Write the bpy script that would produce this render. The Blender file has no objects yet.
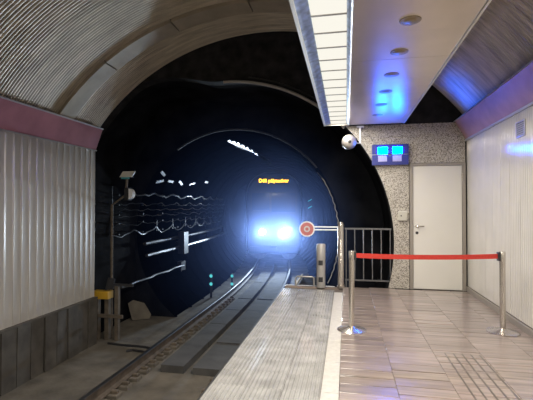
import bpy, bmesh, math, random
from mathutils import Vector, Matrix
random.seed(7)
PI = math.pi
scn = bpy.context.scene
COL = scn.collection

# ------------------------------------------------------------------ camera, world, exposure
F, CX, CY, CAM_H = 400.0, 266.5, 200.0, 1.42
YAW, PITCH = math.atan(79.5 / F), math.atan(6 / F)
cam_data = bpy.data.cameras.new('camera')
cam_data.sensor_fit = 'HORIZONTAL'
cam_data.sensor_width = 36.0
cam_data.lens = 36.0 * F / 533.0
cam_data.clip_start = 0.02
cam = bpy.data.objects.new('camera', cam_data)
COL.objects.link(cam)
cam.location = (0, 0, CAM_H)
cam.rotation_euler = (PI / 2 + PITCH, 0, YAW)
scn.camera = cam

world = bpy.data.worlds.new('world')
scn.world = world
world.use_nodes = True
world.node_tree.nodes['Background'].inputs[0].default_value = (0.02, 0.025, 0.04, 1)
world.node_tree.nodes['Background'].inputs[1].default_value = 0.1

vs = scn.view_settings
vs.view_transform = 'Standard'
vs.look = 'None'
vs.gamma = 1
vs.use_curve_mapping = False
vs.exposure = 0.0

LAMP = 0.97          # platform luminaire, glow of the panes
LAMP_W = 560.0       # platform luminaire, light it gives (W)
SIGN = 165.0          # blue screens
HEAD = 1500.0        # train headlight spots (W)
HAZE = 0.012

fw = Vector((-math.sin(YAW) * math.cos(PITCH), math.cos(YAW) * math.cos(PITCH), math.sin(PITCH)))
rt = Vector((math.cos(YAW), math.sin(YAW), 0))
up = rt.cross(fw)
def at(x, y, axis, v):
    """photo pixel -> point on the plane axis = v"""
    d = fw + rt * ((x - CX) / F) - up * ((y - CY) / F)
    c = Vector((0, 0, CAM_H))
    return c + d * ((v - c[axis]) / d[axis])

# ------------------------------------------------------------------ materials
def mat(name, col, rough=0.5, metal=0.0, noise=None, bump=None, coat=0.0, spec=0.5, emit=None, stretch=(1, 1, 1), vary=0.0, coat_rough=0.08):
    """noise=(scale, amount[, detail]); bump=(scale, strength)"""
    m = bpy.data.materials.new(name)
    m.use_nodes = True
    nt = m.node_tree
    b = nt.nodes['Principled BSDF']
    b.inputs['Base Color'].default_value = (*col, 1)
    b.inputs['Roughness'].default_value = rough
    b.inputs['Metallic'].default_value = metal
    b.inputs['Specular IOR Level'].default_value = spec
    b.inputs['Coat Weight'].default_value = coat
    if emit:
        b.inputs['Emission Color'].default_value = (*emit[0], 1)
        b.inputs['Emission Strength'].default_value = emit[1]
    if noise or bump:
        tc = nt.nodes.new('ShaderNodeTexCoord')
        mp = nt.nodes.new('ShaderNodeMapping')
        mp.inputs['Scale'].default_value = stretch
        oi = nt.nodes.new('ShaderNodeObjectInfo')
        nt.links.new(tc.outputs['Object'], mp.inputs['Vector'])
        vm = nt.nodes.new('ShaderNodeVectorMath'); vm.operation = 'MULTIPLY'
        cmb = nt.nodes.new('ShaderNodeCombineXYZ')
        for k in range(3): nt.links.new(oi.outputs['Random'], cmb.inputs[k])
        vm.inputs[1].default_value = (17, 29, 41)
        nt.links.new(cmb.outputs[0], vm.inputs[0])
        nt.links.new(vm.outputs[0], mp.inputs['Location'])
    if noise:
        n = nt.nodes.new('ShaderNodeTexNoise')
        n.inputs['Scale'].default_value = noise[0]
        n.inputs['Detail'].default_value = noise[2] if len(noise) > 2 else 4
        nt.links.new(mp.outputs[0], n.inputs['Vector'])
        r = nt.nodes.new('ShaderNodeValToRGB')
        a = noise[1]
        r.color_ramp.elements[0].position = 0.3
        r.color_ramp.elements[1].position = 0.7
        r.color_ramp.elements[0].color = (*[c * (1 - a) for c in col], 1)
        r.color_ramp.elements[1].color = (*[min(1, c * (1 + a)) for c in col], 1)
        nt.links.new(n.outputs['Fac'], r.inputs[0])
        nt.links.new(r.outputs[0], b.inputs['Base Color'])
        if vary:
            mr = nt.nodes.new('ShaderNodeMapRange'); mr.inputs[3].default_value = 1 - vary; mr.inputs[4].default_value = 1 + vary
            nt.links.new(oi.outputs['Random'], mr.inputs[0])
            hs = nt.nodes.new('ShaderNodeHueSaturation')
            nt.links.new(mr.outputs[0], hs.inputs['Value']); nt.links.new(r.outputs[0], hs.inputs['Color'])
            nt.links.new(hs.outputs[0], b.inputs['Base Color'])
    b.inputs['Coat Roughness'].default_value = coat_rough
    if bump:
        n2 = nt.nodes.new('ShaderNodeTexNoise')
        n2.inputs['Scale'].default_value = bump[0]
        n2.inputs['Detail'].default_value = 3
        nt.links.new(mp.outputs[0], n2.inputs['Vector'])
        bp = nt.nodes.new('ShaderNodeBump')
        bp.inputs['Strength'].default_value = bump[1]
        bp.inputs['Distance'].default_value = 0.02
        nt.links.new(n2.outputs['Fac'], bp.inputs['Height'])
        nt.links.new(bp.outputs[0], b.inputs['Normal'])
    return m

def granite(name, scale, c0, c1, c2, rough):
    m = bpy.data.materials.new(name)
    m.use_nodes = True
    nt = m.node_tree
    b = nt.nodes['Principled BSDF']
    tc = nt.nodes.new('ShaderNodeTexCoord')
    v = nt.nodes.new('ShaderNodeTexVoronoi'); v.inputs['Scale'].default_value = scale
    n = nt.nodes.new('ShaderNodeTexNoise'); n.inputs['Scale'].default_value = scale * 0.35; n.inputs['Detail'].default_value = 6
    nt.links.new(tc.outputs['Object'], v.inputs['Vector']); nt.links.new(tc.outputs['Object'], n.inputs['Vector'])
    sp = nt.nodes.new('ShaderNodeSeparateColor'); nt.links.new(v.outputs['Color'], sp.inputs[0])
    ad = nt.nodes.new('ShaderNodeMath'); ad.operation = 'MULTIPLY_ADD'
    nt.links.new(n.outputs['Fac'], ad.inputs[0]); ad.inputs[1].default_value = 0.7
    nt.links.new(sp.outputs[0], ad.inputs[2])
    r = nt.nodes.new('ShaderNodeValToRGB')
    r.color_ramp.elements[0].position = 0.42; r.color_ramp.elements[0].color = (*c0, 1)
    r.color_ramp.elements[1].position = 1.2; r.color_ramp.elements[1].color = (*c2, 1)
    e = r.color_ramp.elements.new(0.72); e.color = (*c1, 1)
    nt.links.new(ad.outputs[0], r.inputs[0]); nt.links.new(r.outputs[0], b.inputs['Base Color'])
    b.inputs['Roughness'].default_value = rough
    return m

def emitter(name, col, strength):
    m = bpy.data.materials.new(name)
    m.use_nodes = True
    nt = m.node_tree
    nt.nodes.remove(nt.nodes['Principled BSDF'])
    e = nt.nodes.new('ShaderNodeEmission')
    e.inputs[0].default_value = (*col, 1)
    e.inputs[1].default_value = strength
    nt.links.new(e.outputs[0], nt.nodes['Material Output'].inputs[0])
    return m

M = dict(
    vault=mat('ribbed_metal', (0.56, 0.50, 0.41), 0.38, 0.75, (2.0, 0.25), stretch=(1, 7, 1)),
    vault_band=mat('vault_band', (0.42, 0.37, 0.29), 0.55, 0.2, (3, 0.15)),
    mauve=mat('mauve_enamel', (0.56, 0.27, 0.34), 0.2, 0.0, (2.2, 0.15), coat=0.5),
    pink=mat('pink_enamel', (0.42, 0.25, 0.25), 0.5, 0.0, (3, 0.2)),
    edge=mat('pale_trim', (0.6, 0.6, 0.62), 0.35, 0.4),
    lam=mat('grey_lamella', (0.68, 0.645, 0.595), 0.32, 0.35, (3, 0.07), stretch=(1, 1, 0.3)),
    dado=mat('dado_sheet', (0.105, 0.094, 0.08), 0.55, 0.2, (4, 0.3), bump=(3, 0.15)),
    white_panel=mat('white_ribbed_panel', (0.66, 0.64, 0.58), 0.14, 0.1, (3, 0.05), coat=0.4),
    canopy=mat('canopy_soffit', (0.60, 0.50, 0.40), 0.30, 0.5, (3, 0.05)),
    canopy_edge=mat('canopy_edge', (0.6, 0.57, 0.52), 0.4, 0.2),
    reflector=mat('blue_grey_reflector', (0.36, 0.47, 0.70), 0.3, 0.3, (14, 0.35)),
    downlight=mat('bronze_downlight', (0.28, 0.22, 0.13), 0.4, 0.6),
    black=mat('black_paint', (0.028, 0.028, 0.029), 0.8, 0.0, (5, 0.4), spec=0.05),
    granite=granite('speckled_granite', 95, (0.14, 0.125, 0.105), (0.35, 0.32, 0.275), (0.56, 0.525, 0.46), 0.42),
    door=mat('white_door', (0.74, 0.72, 0.66), 0.4, 0, (2, 0.02)),
    frame=mat('door_frame', (0.36, 0.33, 0.29), 0.4, 0.4),
    steel=mat('brushed_steel', (0.60, 0.56, 0.51), 0.26, 0.9, (6, 0.1)),
    steel2=mat('grey_steel_tube', (0.40, 0.385, 0.37), 0.38, 0.3),
    fence_steel=mat('fence_steel', (0.14, 0.14, 0.145), 0.45, 0.4),
    ball=mat('ball_steel', (0.55, 0.52, 0.49), 0.4, 0.7),
    block=mat('dusty_block', (0.15, 0.13, 0.105), 0.9, 0, (8, 0.3)),
    darkmetal=mat('dark_metal', (0.05, 0.05, 0.055), 0.4, 0.5),
    belt=mat('red_belt', (0.58, 0.04, 0.028), 0.55, 0, (60, 0.1)),
    grout=mat('grout', (0.12, 0.10, 0.085), 0.8),
    tile=mat('brown_marble_tile', (0.27, 0.215, 0.185), 0.33, 0, (5, 0.3, 6), bump=(5, 0.02), coat=1.0, coat_rough=0.17, stretch=(0.4, 5, 1), vary=0.16),
    border=mat('pale_border_stone', (0.52, 0.50, 0.46), 0.35, 0, (25, 0.1)),
    tactile=mat('ribbed_tactile_tile', (0.38, 0.375, 0.36), 0.2, 0, (5, 0.22), coat=0.5),
    inlay=mat('dark_inlay', (0.10, 0.085, 0.07), 0.35),
    concrete=mat('platform_concrete', (0.16, 0.15, 0.135), 0.85, 0, (6, 0.3)),
    bed=mat('dusty_trackbed', (0.15, 0.132, 0.105), 0.9, 0, (2.5, 0.35, 8), bump=(9, 0.5)),
    slab=mat('track_slab', (0.085, 0.082, 0.08), 0.9, 0, (3, 0.25, 7), bump=(8, 0.2)),
    rail_side=mat('rail_web', (0.13, 0.10, 0.075), 0.7, 0.3, (8, 0.3)),
    rail_top=mat('rail_head', (0.16, 0.16, 0.17), 0.42, 1.0),
    rail_no_gleam=mat('rail_head_no_gleam', (0.07, 0.065, 0.06), 0.8, 0.0),  # dark matte copy of the rail head, headlight gleam taken out by colour
    fastener=mat('rusty_fastener', (0.16, 0.13, 0.10), 0.75, 0.3, (8, 0.3)),
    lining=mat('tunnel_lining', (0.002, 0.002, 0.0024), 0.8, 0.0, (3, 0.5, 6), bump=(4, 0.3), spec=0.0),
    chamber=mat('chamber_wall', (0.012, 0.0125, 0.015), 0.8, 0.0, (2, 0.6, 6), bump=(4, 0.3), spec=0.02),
    cable=mat('cable_sheath', (0.012, 0.012, 0.014), 0.3, 0.0),
    pipe=mat('grey_pipe', (0.045, 0.045, 0.05), 0.36, 0.2),
    box=mat('equipment_box', (0.012, 0.012, 0.014), 0.5, 0.0),
    white=mat('white_paint', (0.75, 0.76, 0.78), 0.45),
    palegrey=mat('pale_grey_plastic', (0.55, 0.53, 0.46), 0.45),
    yellow=mat('yellow_paint', (0.62, 0.36, 0.03), 0.5),
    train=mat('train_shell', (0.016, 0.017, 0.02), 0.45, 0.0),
    glass=mat('train_glass', (0.03, 0.045, 0.07), 0.06, 0.0, coat=0.6),
    red=mat('red_disc', (0.50, 0.17, 0.17), 0.4),
    bluebox=mat('blue_sign_case', (0.035, 0.045, 0.22), 0.35),
    plaque=mat('plaque', (0.42, 0.42, 0.62), 0.4),
    diffuser=emitter('lamp_diffuser', (1.0, 0.965, 0.86), LAMP),
    screen=emitter('cyan_screen', (0.0, 0.10, 1.0), SIGN),
    lamp_head=emitter('headlight_glass', (0.72, 0.86, 1.0), 60.0),
    amber=emitter('amber_led', (1.0, 0.5, 0.01), 6.0),
    tealrefl=mat('teal_reflector', (0.08, 0.5, 0.55), 0.3, 0, emit=None),
    teal=emitter('teal_reflector_glow', (0.12, 0.7, 0.75), 0.9),  # for reflectors, not lamps: returned headlight put in as emission
)

# ------------------------------------------------------------------ mesh helpers
class MB:
    def __init__(s): s.v = []; s.f = []; s.sm = []
    def box(s, x0, x1, y0, y1, z0, z1, ch=0.0):
        if ch > 0:
            a = ((x0 + ch, x0), (x1 - ch, x1)); 
            o = len(s.v)
            # chamfer on the +z (top) rim only: cheap
            for (zz, k) in ((z0, 0), (z1 - ch, 0), (z1, ch)):
                s.v += [(x0 + k, y0 + k, zz), (x1 - k, y0 + k, zz), (x1 - k, y1 - k, zz), (x0 + k, y1 - k, zz)]
            s.q([o + 3, o + 2, o + 1, o])
            for l in (0, 4):
                for i in range(4):
                    j = (i + 1) % 4
                    s.q([o + l + i, o + l + j, o + l + 4 + j, o + l + 4 + i])
            s.q([o + 8, o + 9, o + 10, o + 11])
            return s
        o = len(s.v)
        s.v += [(x0, y0, z0), (x1, y0, z0), (x1, y1, z0), (x0, y1, z0), (x0, y0, z1), (x1, y0, z1), (x1, y1, z1), (x0, y1, z1)]
        for f in ((3, 2, 1, 0), (4, 5, 6, 7), (0, 1, 5, 4), (1, 2, 6, 5), (2, 3, 7, 6), (3, 0, 4, 7)): s.q([o + i for i in f])
        return s
    def q(s, f, sm=False): s.f.append(f); s.sm.append(sm)
    def tube(s, pts, r, n=10, caps=True, sm=True):
        pts = [Vector(p) for p in pts]; o = len(s.v); N = len(pts)
        rs = r if isinstance(r, (list, tuple)) else [r] * N
        ref = None
        for i, p in enumerate(pts):
            t = (pts[min(i + 1, N - 1)] - pts[max(i - 1, 0)]).normalized()
            if ref is None: ref = Vector((0, 0, 1)) if abs(t.z) < 0.9 else Vector((1, 0, 0))
            a = (ref - t * ref.dot(t)).normalized(); ref = a; b = t.cross(a)
            for k in range(n):
                w = 2 * PI * k / n
                s.v.append(tuple(p + (a * math.cos(w) + b * math.sin(w)) * rs[i]))
        for i in range(N - 1):
            for k in range(n):
                k2 = (k + 1) % n
                s.q([o + i * n + k, o + i * n + k2, o + (i + 1) * n + k2, o + (i + 1) * n + k], sm)
        if caps:
            s.q([o + k for k in range(n)][::-1]); s.q([o + (N - 1) * n + k for k in range(n)])
        return s
    def lathe(s, prof, n=24, c=(0, 0, 0), sm=True, axis='z'):
        o = len(s.v); N = len(prof)
        for r, z in prof:
            for k in range(n):
                w = 2 * PI * k / n
                if axis == 'z': s.v.append((c[0] + r * math.cos(w), c[1] + r * math.sin(w), c[2] + z))
                else: s.v.append((c[0] + r * math.cos(w), c[1] - z, c[2] + r * math.sin(w)))   # axis -y : z grows to the viewer
        for i in range(N - 1):
            for k in range(n):
                k2 = (k + 1) % n
                s.q([o + i * n + k, o + i * n + k2, o + (i + 1) * n + k2, o + (i + 1) * n + k], sm)
        if prof[0] == prof[-1]: return s
        if prof[0][0] > 1e-6: s.q([o + k for k in range(n)][::-1])
        if prof[-1][0] > 1e-6: s.q([o + (N - 1) * n + k for k in range(n)])
        return s
    def prism(s, poly, axis, a, b, sm=False):
        """poly of 2-D points in the plane normal to axis, extruded a..b"""
        o = len(s.v); n = len(poly)
        for w in (a, b):
            for (p, q) in poly:
                s.v.append((w, p, q) if axis == 0 else (p, w, q) if axis == 1 else (p, q, w))
        s.q([o + i for i in range(n)]); s.q([o + n + i for i in range(n)][::-1])
        for i in range(n):
            j = (i + 1) % n
            s.q([o + i, o + n + i, o + n + j, o + j], sm)
        return s
    def mesh(s, name, m, origin=None):
        me = bpy.data.meshes.new(name)
        vv = s.v if origin is None else [(x - origin[0], y - origin[1], z - origin[2]) for x, y, z in s.v]
        me.from_pydata(vv, [], s.f)
        me.polygons.foreach_set('use_smooth', s.sm)
        bm = bmesh.new(); bm.from_mesh(me); bmesh.ops.recalc_face_normals(bm, faces=bm.faces); bm.to_mesh(me); bm.free()
        if any(s.sm): me.set_sharp_from_angle(angle=math.radians(38))
        me.materials.append(M[m] if isinstance(m, str) else m)
        return me
    def build(s, name, m, parent=None, origin=None, loc=None):
        """origin: world point that becomes the object's own origin (only for parentless use or parent at world origin)"""
        o = bpy.data.objects.new(name, s.mesh(name, m, origin))
        COL.objects.link(o)
        if origin is not None: o.location = origin
        if loc is not None: o.location = loc
        if parent: o.parent = parent
        return o

def inst(name, me, parent=None, loc=(0, 0, 0), rot=(0, 0, 0)):
    o = bpy.data.objects.new(name, me); COL.objects.link(o)
    o.location = loc; o.rotation_euler = rot
    if parent: o.parent = parent
    return o
def tag(o, label, cat, group=None):
    o['label'] = label; o['category'] = cat
    if group: o['group'] = group
    return o
def thing(name, label, cat, loc=(0, 0, 0), rz=0, group=None):
    o = bpy.data.objects.new(name, None); COL.objects.link(o)
    o.empty_display_size = 0.1
    o.location = loc; o.rotation_euler = (0, 0, rz)
    return tag(o, label, cat, group)
def struct(o, label, cat):
    o['kind'] = 'structure'; return tag(o, label, cat)
def sroot(name, label, cat):
    o = bpy.data.objects.new(name, None); COL.objects.link(o); o.empty_display_size = 0.1
    return struct(o, label, cat)

# ------------------------------------------------------------------ key dimensions (metres)
Y0, YB = 7.25, -9.0               # end wall, far back of the station
XL, XR = -4.96, 1.99              # wall faces
XE = -1.07                        # platform edge
VX, VZ, VR = -1.485, 0.35, 4.3    # station vault
AX, AZ, AR = -2.21, 0.77, 3.02    # arch in the end wall
TX, TZ, TR, YT = -2.65, 0.75, 2.55, 9.3   # running tunnel and where it begins
RAILZ, BEDZ = -1.10, -1.45
def off(y): return -(max(0.0, y - 10.0) ** 2) / 106.0     # track bends gently to the left

# ------------------------------------------------------------------ platform floor
floor = struct(MB().box(XE + 0.12, XR + 0.1, YB, Y0 - 0.03, -1.5, -0.03).build('floor', 'grout'), 'grey platform slab with brown tiles, ribbed tactile strip and pale border', 'floor')
MB().box(XE, XE + 0.6, YB, Y0 - 0.06, -0.14, -0.031).build('platform_nosing', 'concrete', floor)
# back half of the platform, out of the photo: one plain slab of the same tile
MB().box(XE + 0.9, XR, YB, 2.5, -0.03, 0.0).build('tile_field', 'tile', floor)
MB().box(XE, XE + 0.898, YB, 2.5, -0.03, 0.002).build('tactile_field', 'tactile', floor)
cols = [-0.055, 0.385, 0.825, 1.265, 1.705, XR]
ROW = 0.155
tile_mesh = {}
for ci in range(5):
    x0, x1 = cols[ci], cols[ci + 1]
    w = x1 - x0 - 0.002
    me = tile_mesh.setdefault(round(w, 3), MB().box(-w / 2, w / 2, -(ROW - 0.007) / 2, (ROW - 0.007) / 2, -0.03, 0.0, 0.002).mesh('tile', 'tile'))
    y = 2.503 + (0.5 * ROW if ci % 2 else 0) + ROW / 2 - (0.5 * ROW if ci % 2 else 0) * 1.0 + (0.05 if ci % 2 else 0)
    while y + ROW / 2 < Y0 - 0.04:
        inst('tile', me, floor, ((x0 + x1) / 2, y, random.uniform(-0.0006, 0.0004)), (random.gauss(0, 0.017), random.gauss(0, 0.002), 0))
        y += ROW
# ribbed tactile tiles
TW = 0.29
def tactile_mesh():
    b = MB(); n = 8; h = TW / 2 - 0.002
    b.box(-h, h, -h, h, -0.03, -0.006)
    p = 2 * h / n
    for k in range(n):
        x = -h + (k + 0.5) * p
        b.prism([(x - p * 0.33, -0.006), (x + p * 0.33, -0.006), (x + p * 0.22, 0.004), (x - p * 0.22, 0.004)], 1, -h, h)
    return b.mesh('tactile_tile', 'tactile')
tm = tactile_mesh()
for i in range(3):
    y = 2.505 + TW / 2
    while y + TW / 2 < Y0 - 0.24:
        inst('tactile_tile', tm, floor, (XE + 0.005 + TW * (i + 0.5), y, random.uniform(-0.0008, 0.0005)), (random.gauss(0, 0.003), random.gauss(0, 0.002), 0))
        y += TW
# pale border stones between tactile strip and tiles, brown closing strip and white edge at the platform end
bx0, bx1 = XE + 0.878, -0.058
bm_ = MB().box(-(bx1 - bx0) / 2, (bx1 - bx0) / 2, -0.298, 0.298, -0.03, 0.0, 0.001).mesh('border_stone', 'border')
y = 2.8
while y + 0.3 < Y0 - 0.04:
    inst('border_stone', bm_, floor, ((bx0 + bx1) / 2, y, 0)); y += 0.6
MB().box(XE, -0.058, 7.075, Y0 - 0.11, -0.03, 0.0).build('closing_strip', 'tile', floor)
MB().box(XE, -0.2, Y0 - 0.108, Y0 - 0.06, -0.03, 0.002).build('white_edge', 'white', floor)
# five dark guide lines let into the tiles
for k in range(5):
    x = 0.93 + k * 0.078
    MB().box(x - 0.007, x + 0.007, 2.52, 4.15, 0.0004, 0.0014).build('guide_line', 'inlay', floor)

# ------------------------------------------------------------------ track bed
bed = struct(MB().box(-5.9, XE + 0.12, YB, 40, BEDZ - 0.2, BEDZ + 0.12).build('track_bed', 'bed'), 'dusty brown concrete track bed beside the platform', 'track bed')
# two rows of concrete slabs between the rails with a dark channel between them
yb = 6.2
while yb < 17.5:
    L = 1.22
    if not (8.35 < yb + 0.5 * L < 9.1):
        for (a, b_) in ((-3.02, -2.62), (-2.46, -1.98)):
            pts = []
            m = MB(); y1 = yb + L - 0.03
            o0, o1 = off(yb), off(y1); zt = BEDZ + 0.24 + random.uniform(-0.01, 0.01)
            m.v += [(a + o0, yb, BEDZ + .1), (b_ + o0, yb, BEDZ + .1), (b_ + o1, y1, BEDZ + .1), (a + o1, y1, BEDZ + .1), (a + o0, yb, zt), (b_ + o0, yb, zt), (b_ + o1, y1, zt), (a + o1, y1, zt)]
            for f in ((3, 2, 1, 0), (4, 5, 6, 7), (0, 1, 5, 4), (1, 2, 6, 5), (2, 3, 7, 6), (3, 0, 4, 7)): m.q(list(f))
            m.build('concrete_slab', 'slab', bed)
    yb += L

def rail(xc, label, head='rail_top'):
    r = thing('rail', label, 'rail', group=None)
    ys = [YB + i for i in range(int(9 - YB))] + [9 + 0.8 * i for i in range(30)]
    def sweep(prof, m, name):
        b = MB(); n = len(prof)
        for yy in ys:
            for (px_, pz) in prof: b.v.append((xc + off(yy) + px_, yy, RAILZ + pz))
        for i in range(len(ys) - 1):
            for k in range(n):
                k2 = (k + 1) % n
                b.q([i * n + k, i * n + k2, (i + 1) * n + k2, (i + 1) * n + k])
        b.q(list(range(n))); b.q([(len(ys) - 1) * n + k for k in range(n)][::-1])
        return b.build(name, m, r)
    sweep([(-0.07, -0.17), (0.07, -0.17), (0.07, -0.155), (0.012, -0.13), (0.01, -0.045), (0.034, -0.035), (0.034, -0.004), (-0.034, -0.004), (-0.034, -0.035), (-0.01, -0.045), (-0.012, -0.13), (-0.07, -0.155)], 'rail_side', 'rail_web')
    sweep([(-0.036, -0.012), (0.036, -0.012), (0.036, -0.006), (0.026, 0.0), (-0.026, 0.0), (-0.036, -0.006)], head, 'rail_head')
rail(-3.40, 'long running rail farther from the platform, shiny on top')
rail(-1.88, 'running rail close under the platform edge, its gleam darkened away', 'rail_no_gleam')
# rail supports
sm_b = MB().box(-0.16, 0.2, -0.075, 0.075, 0, 0.058, 0.012).mesh('support_block', 'block')
cl = MB().box(-0.05, 0.05, -0.03, 0.03, 0.0, 0.05, 0.012).mesh('rail_clip', 'fastener')
pos = [(-3.40, 'beside the far rail'), (-1.88, 'beside the rail under the platform')]
for xc, where in pos:
    yy = 4.1; k = 0
    while yy < 11.5:
        root = thing('rail_support', 'rusty rail support block with clip ' + where, 'rail support', (xc + off(yy), yy, BEDZ + 0.12), 0, 'rail supports ' + where)
        inst('support_block', sm_b, root)
        inst('rail_clip', cl, root, (0.13, 0, 0.058)); inst('rail_clip', cl, root, (-0.125, 0, 0.058))
        yy += 0.29 if xc < -3 else 0.36
# ------------------------------------------------------------------ walls
# left track wall: upright lamellas over a dado of dark sheets
wl = struct(MB().box(XL - 0.3, XL - 0.04, YB, Y0 - 0.02, BEDZ - 0.1, 3.2).build('wall_left', 'darkmetal'), 'tall track wall of pale grey metal lamellas above a dark dado', 'wall')
LW = 0.155
def lamella():
    b = MB(); z0, z1 = -0.40, 2.55
    prof = [(-0.045, -LW / 2 + .001), (0.004, -LW / 2 + .001), (0.006, -LW / 2 + .008), (0.0, -LW / 2 + .02), (-0.002, 0), (0.0, LW / 2 - .02), (0.003, LW / 2 - .010), (0.000, LW / 2 - .001), (-0.045, LW / 2 - .001)]
    n = len(prof)
    for z in (z0, z1):
        for p in prof: b.v.append((p[0], p[1], z))
    for k in range(n): b.q([k, (k + 1) % n, n + (k + 1) % n, n + k])
    b.q(list(range(n))); b.q([n + k for k in range(n)][::-1])
    return b.mesh('lamella', 'lam')
lm = lamella()
y = Y0 - 0.02 - LW / 2
while y > 2.5:
    inst('lamella', lm, wl, (XL, y, 0), (0, 0, random.gauss(0, 0.022))); y -= LW
MB().box(XL - 0.04, XL, YB, y + LW / 2, -0.40, 2.55).build('lamella_field', 'lam', wl)
DW = 0.285
dm = MB().prism([(-0.03, -1.05), (0.0, -1.05), (0.006, -0.02), (-0.03, -0.02)], 1, -DW / 2 + 0.007, DW / 2 - 0.007).mesh('dado_sheet', 'dado')
y = Y0 - 0.02 - DW / 2
while y > 2.5:
    inst('dado_sheet', dm, wl, (XL + 0.06 + random.uniform(-.012, .012), y, -0.40), (0, random.gauss(0, 0.008), random.gauss(0, 0.03))); y -= DW
MB().box(XL, XL + 0.055, YB, y + DW / 2, BEDZ, -0.42).build('dado_field', 'dado', wl)
MB().box(XL - 0.03, XL + 0.075, YB, Y0 - 0.015, -0.425, -0.395, 0.008).build('dado_rail', 'dado', wl)

# right wall: narrow-ribbed white glossy panels
wr = struct(MB().box(XR + 0.03, XR + 0.3, YB, Y0 + 0.2, -0.2, 3.2).build('wall_right', 'darkmetal'), 'glossy white ribbed panel wall along the platform', 'wall')
PW = 0.30
def ribbed():
    b = MB(); z0, z1 = 0.085, 2.56; n = 6; pts = []
    p = (PW - 0.006) / n
    for k in range(n):
        y = -PW / 2 + 0.003 + k * p
        pts += [(0.010, y), (0.001, y + p * .10), (-0.0015, y + p * .5), (0.001, y + p * .90)]
    pts.append((0.010, PW / 2 - 0.003))
    m = len(pts)
    for z in (z0, z1):
        for q_ in pts: b.v.append((q_[0], q_[1], z))
    for k in range(m - 1): b.q([k, k + 1, m + k + 1, m + k], k % 4 in (1, 2))
    o = len(b.v)
    for z in (z0, z1): b.v += [(0.03, -PW / 2 + .003, z), (0.03, PW / 2 - .003, z)]
    b.q([m - 1, o + 1, o + 3, 2 * m - 1]); b.q([0, m, o + 2, o])
    return b.mesh('ribbed_panel', 'white_panel')
rm = ribbed()
y = Y0 - PW / 2 - 0.002
while y > 2.5:
    inst('ribbed_panel', rm, wr, (XR, y, 0), (0, 0, random.gauss(0, 0.006))); y -= PW
MB().box(XR, XR + 0.03, YB, y + PW / 2, 0.085, 2.56).build('panel_field', 'white_panel', wr)
MB().box(XR - 0.022, XR + 0.03, YB, Y0 - 0.005, 0.0, 0.075, 0.006).build('skirting', 'frame', wr)
MB().box(XR - 0.004, XR + 0.03, YB, Y0 - 0.005, 0.076, 0.086).build('skirting_gap', 'grout', wr)

wb = struct(MB().box(-5.3, 2.3, YB - 0.2, YB, -1.7, 4.8).build('wall_back', 'concrete'), 'far back wall of the station behind the viewer', 'wall')

# enamel cornices on both walls
def cornice(name, pts, m, label):
    b = MB().prism(pts, 1, YB, Y0 - 0.01)
    return b
t1 = struct(MB().prism([(XL - 0.02, 2.555), (XL + 0.005, 2.55), (XL + 0.155, 2.955), (XL + 0.13, 2.965)], 1, YB, Y0 - 0.01).build('trim_1', 'mauve'), 'mauve enamel cornice leaning out above the grey track wall', 'cornice')
MB().prism([(XL + 0.008, 2.527), (XL + 0.026, 2.527), (XL + 0.026, 2.549), (XL + 0.008, 2.549)], 1, YB, Y0 - 0.008).build('edge_strip', 'edge', t1)
MB().prism([(XL + 0.12, 2.967), (XL + 0.168, 2.950), (XL + 0.176, 2.975), (XL + 0.12, 2.99)], 1, YB, Y0 - 0.008).build('edge_strip', 'edge', t1)
t2 = struct(MB().prism([(XR + 0.02, 2.545), (XR - 0.012, 2.54), (XR - 0.185, 2.835), (XR - 0.15, 2.845)], 1, YB, Y0 - 0.01).build('trim_2', 'pink'), 'dusty pink enamel cornice leaning out above the white wall', 'cornice')
MB().prism([(XR - 0.03, 2.51), (XR - 0.012, 2.51), (XR - 0.012, 2.539), (XR - 0.03, 2.539)], 1, YB, Y0 - 0.008).build('edge_strip', 'edge', t2)
MB().prism([(XR - 0.20, 2.837), (XR - 0.16, 2.847), (XR - 0.16, 2.862), (XR - 0.20, 2.852)], 1, YB, Y0 - 0.008).build('edge_strip', 'edge', t2)

# ------------------------------------------------------------------ vault: ribbed sheets running round the arch
vroot = sroot('ceiling', 'barrel vault of ribbed bronze-grey metal sheets over track and platform', 'ceiling')
A0, A1 = math.radians(37), math.radians(143)
def vault_strip(width, ribs, m, name, a0=A0, a1=A1, rr=VR, depth=0.013, seg=44):
    b = MB(); pr = []
    p = width / ribs
    for k in range(ribs):
        y = -width / 2 + k * p
        d = depth * (1.7 if k == 0 else 1)
        pr += [(y, d), (y + p * .14, d), (y + p * .26, 0.003), (y + p * .52, -0.003), (y + p * .86, 0.003)]
    pr.append((width / 2, depth * 1.7))
    n = len(pr)
    for s_ in range(seg + 1):
        w = a0 + (a1 - a0) * s_ / seg
        for (y, d) in pr:
            b.v.append((VX + (rr + d) * math.cos(w), y, VZ + (rr + d) * math.sin(w)))
    for s_ in range(seg):
        for k in range(n - 1):
            b.q([s_ * n + k, s_ * n + k + 1, (s_ + 1) * n + k + 1, (s_ + 1) * n + k])
    return b.mesh(name, m)
vm6 = vault_strip(0.30, 6, 'vault', 'vault_sheet')
AM = math.radians(90)
yr0, yr1 = 6.02, 6.38
y = yr0 - 0.15
while y > 2.2:
    inst('vault_sheet', vm6, vroot, (0, y, 0)); y -= 0.30
w_ = (Y0 - yr1) / 3
vm3 = vault_strip(w_, 6, 'vault', 'vault_sheet')
for k in range(3): inst('vault_sheet', vm3, vroot, (0, yr1 + w_ * (k + 0.5), 0))
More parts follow.
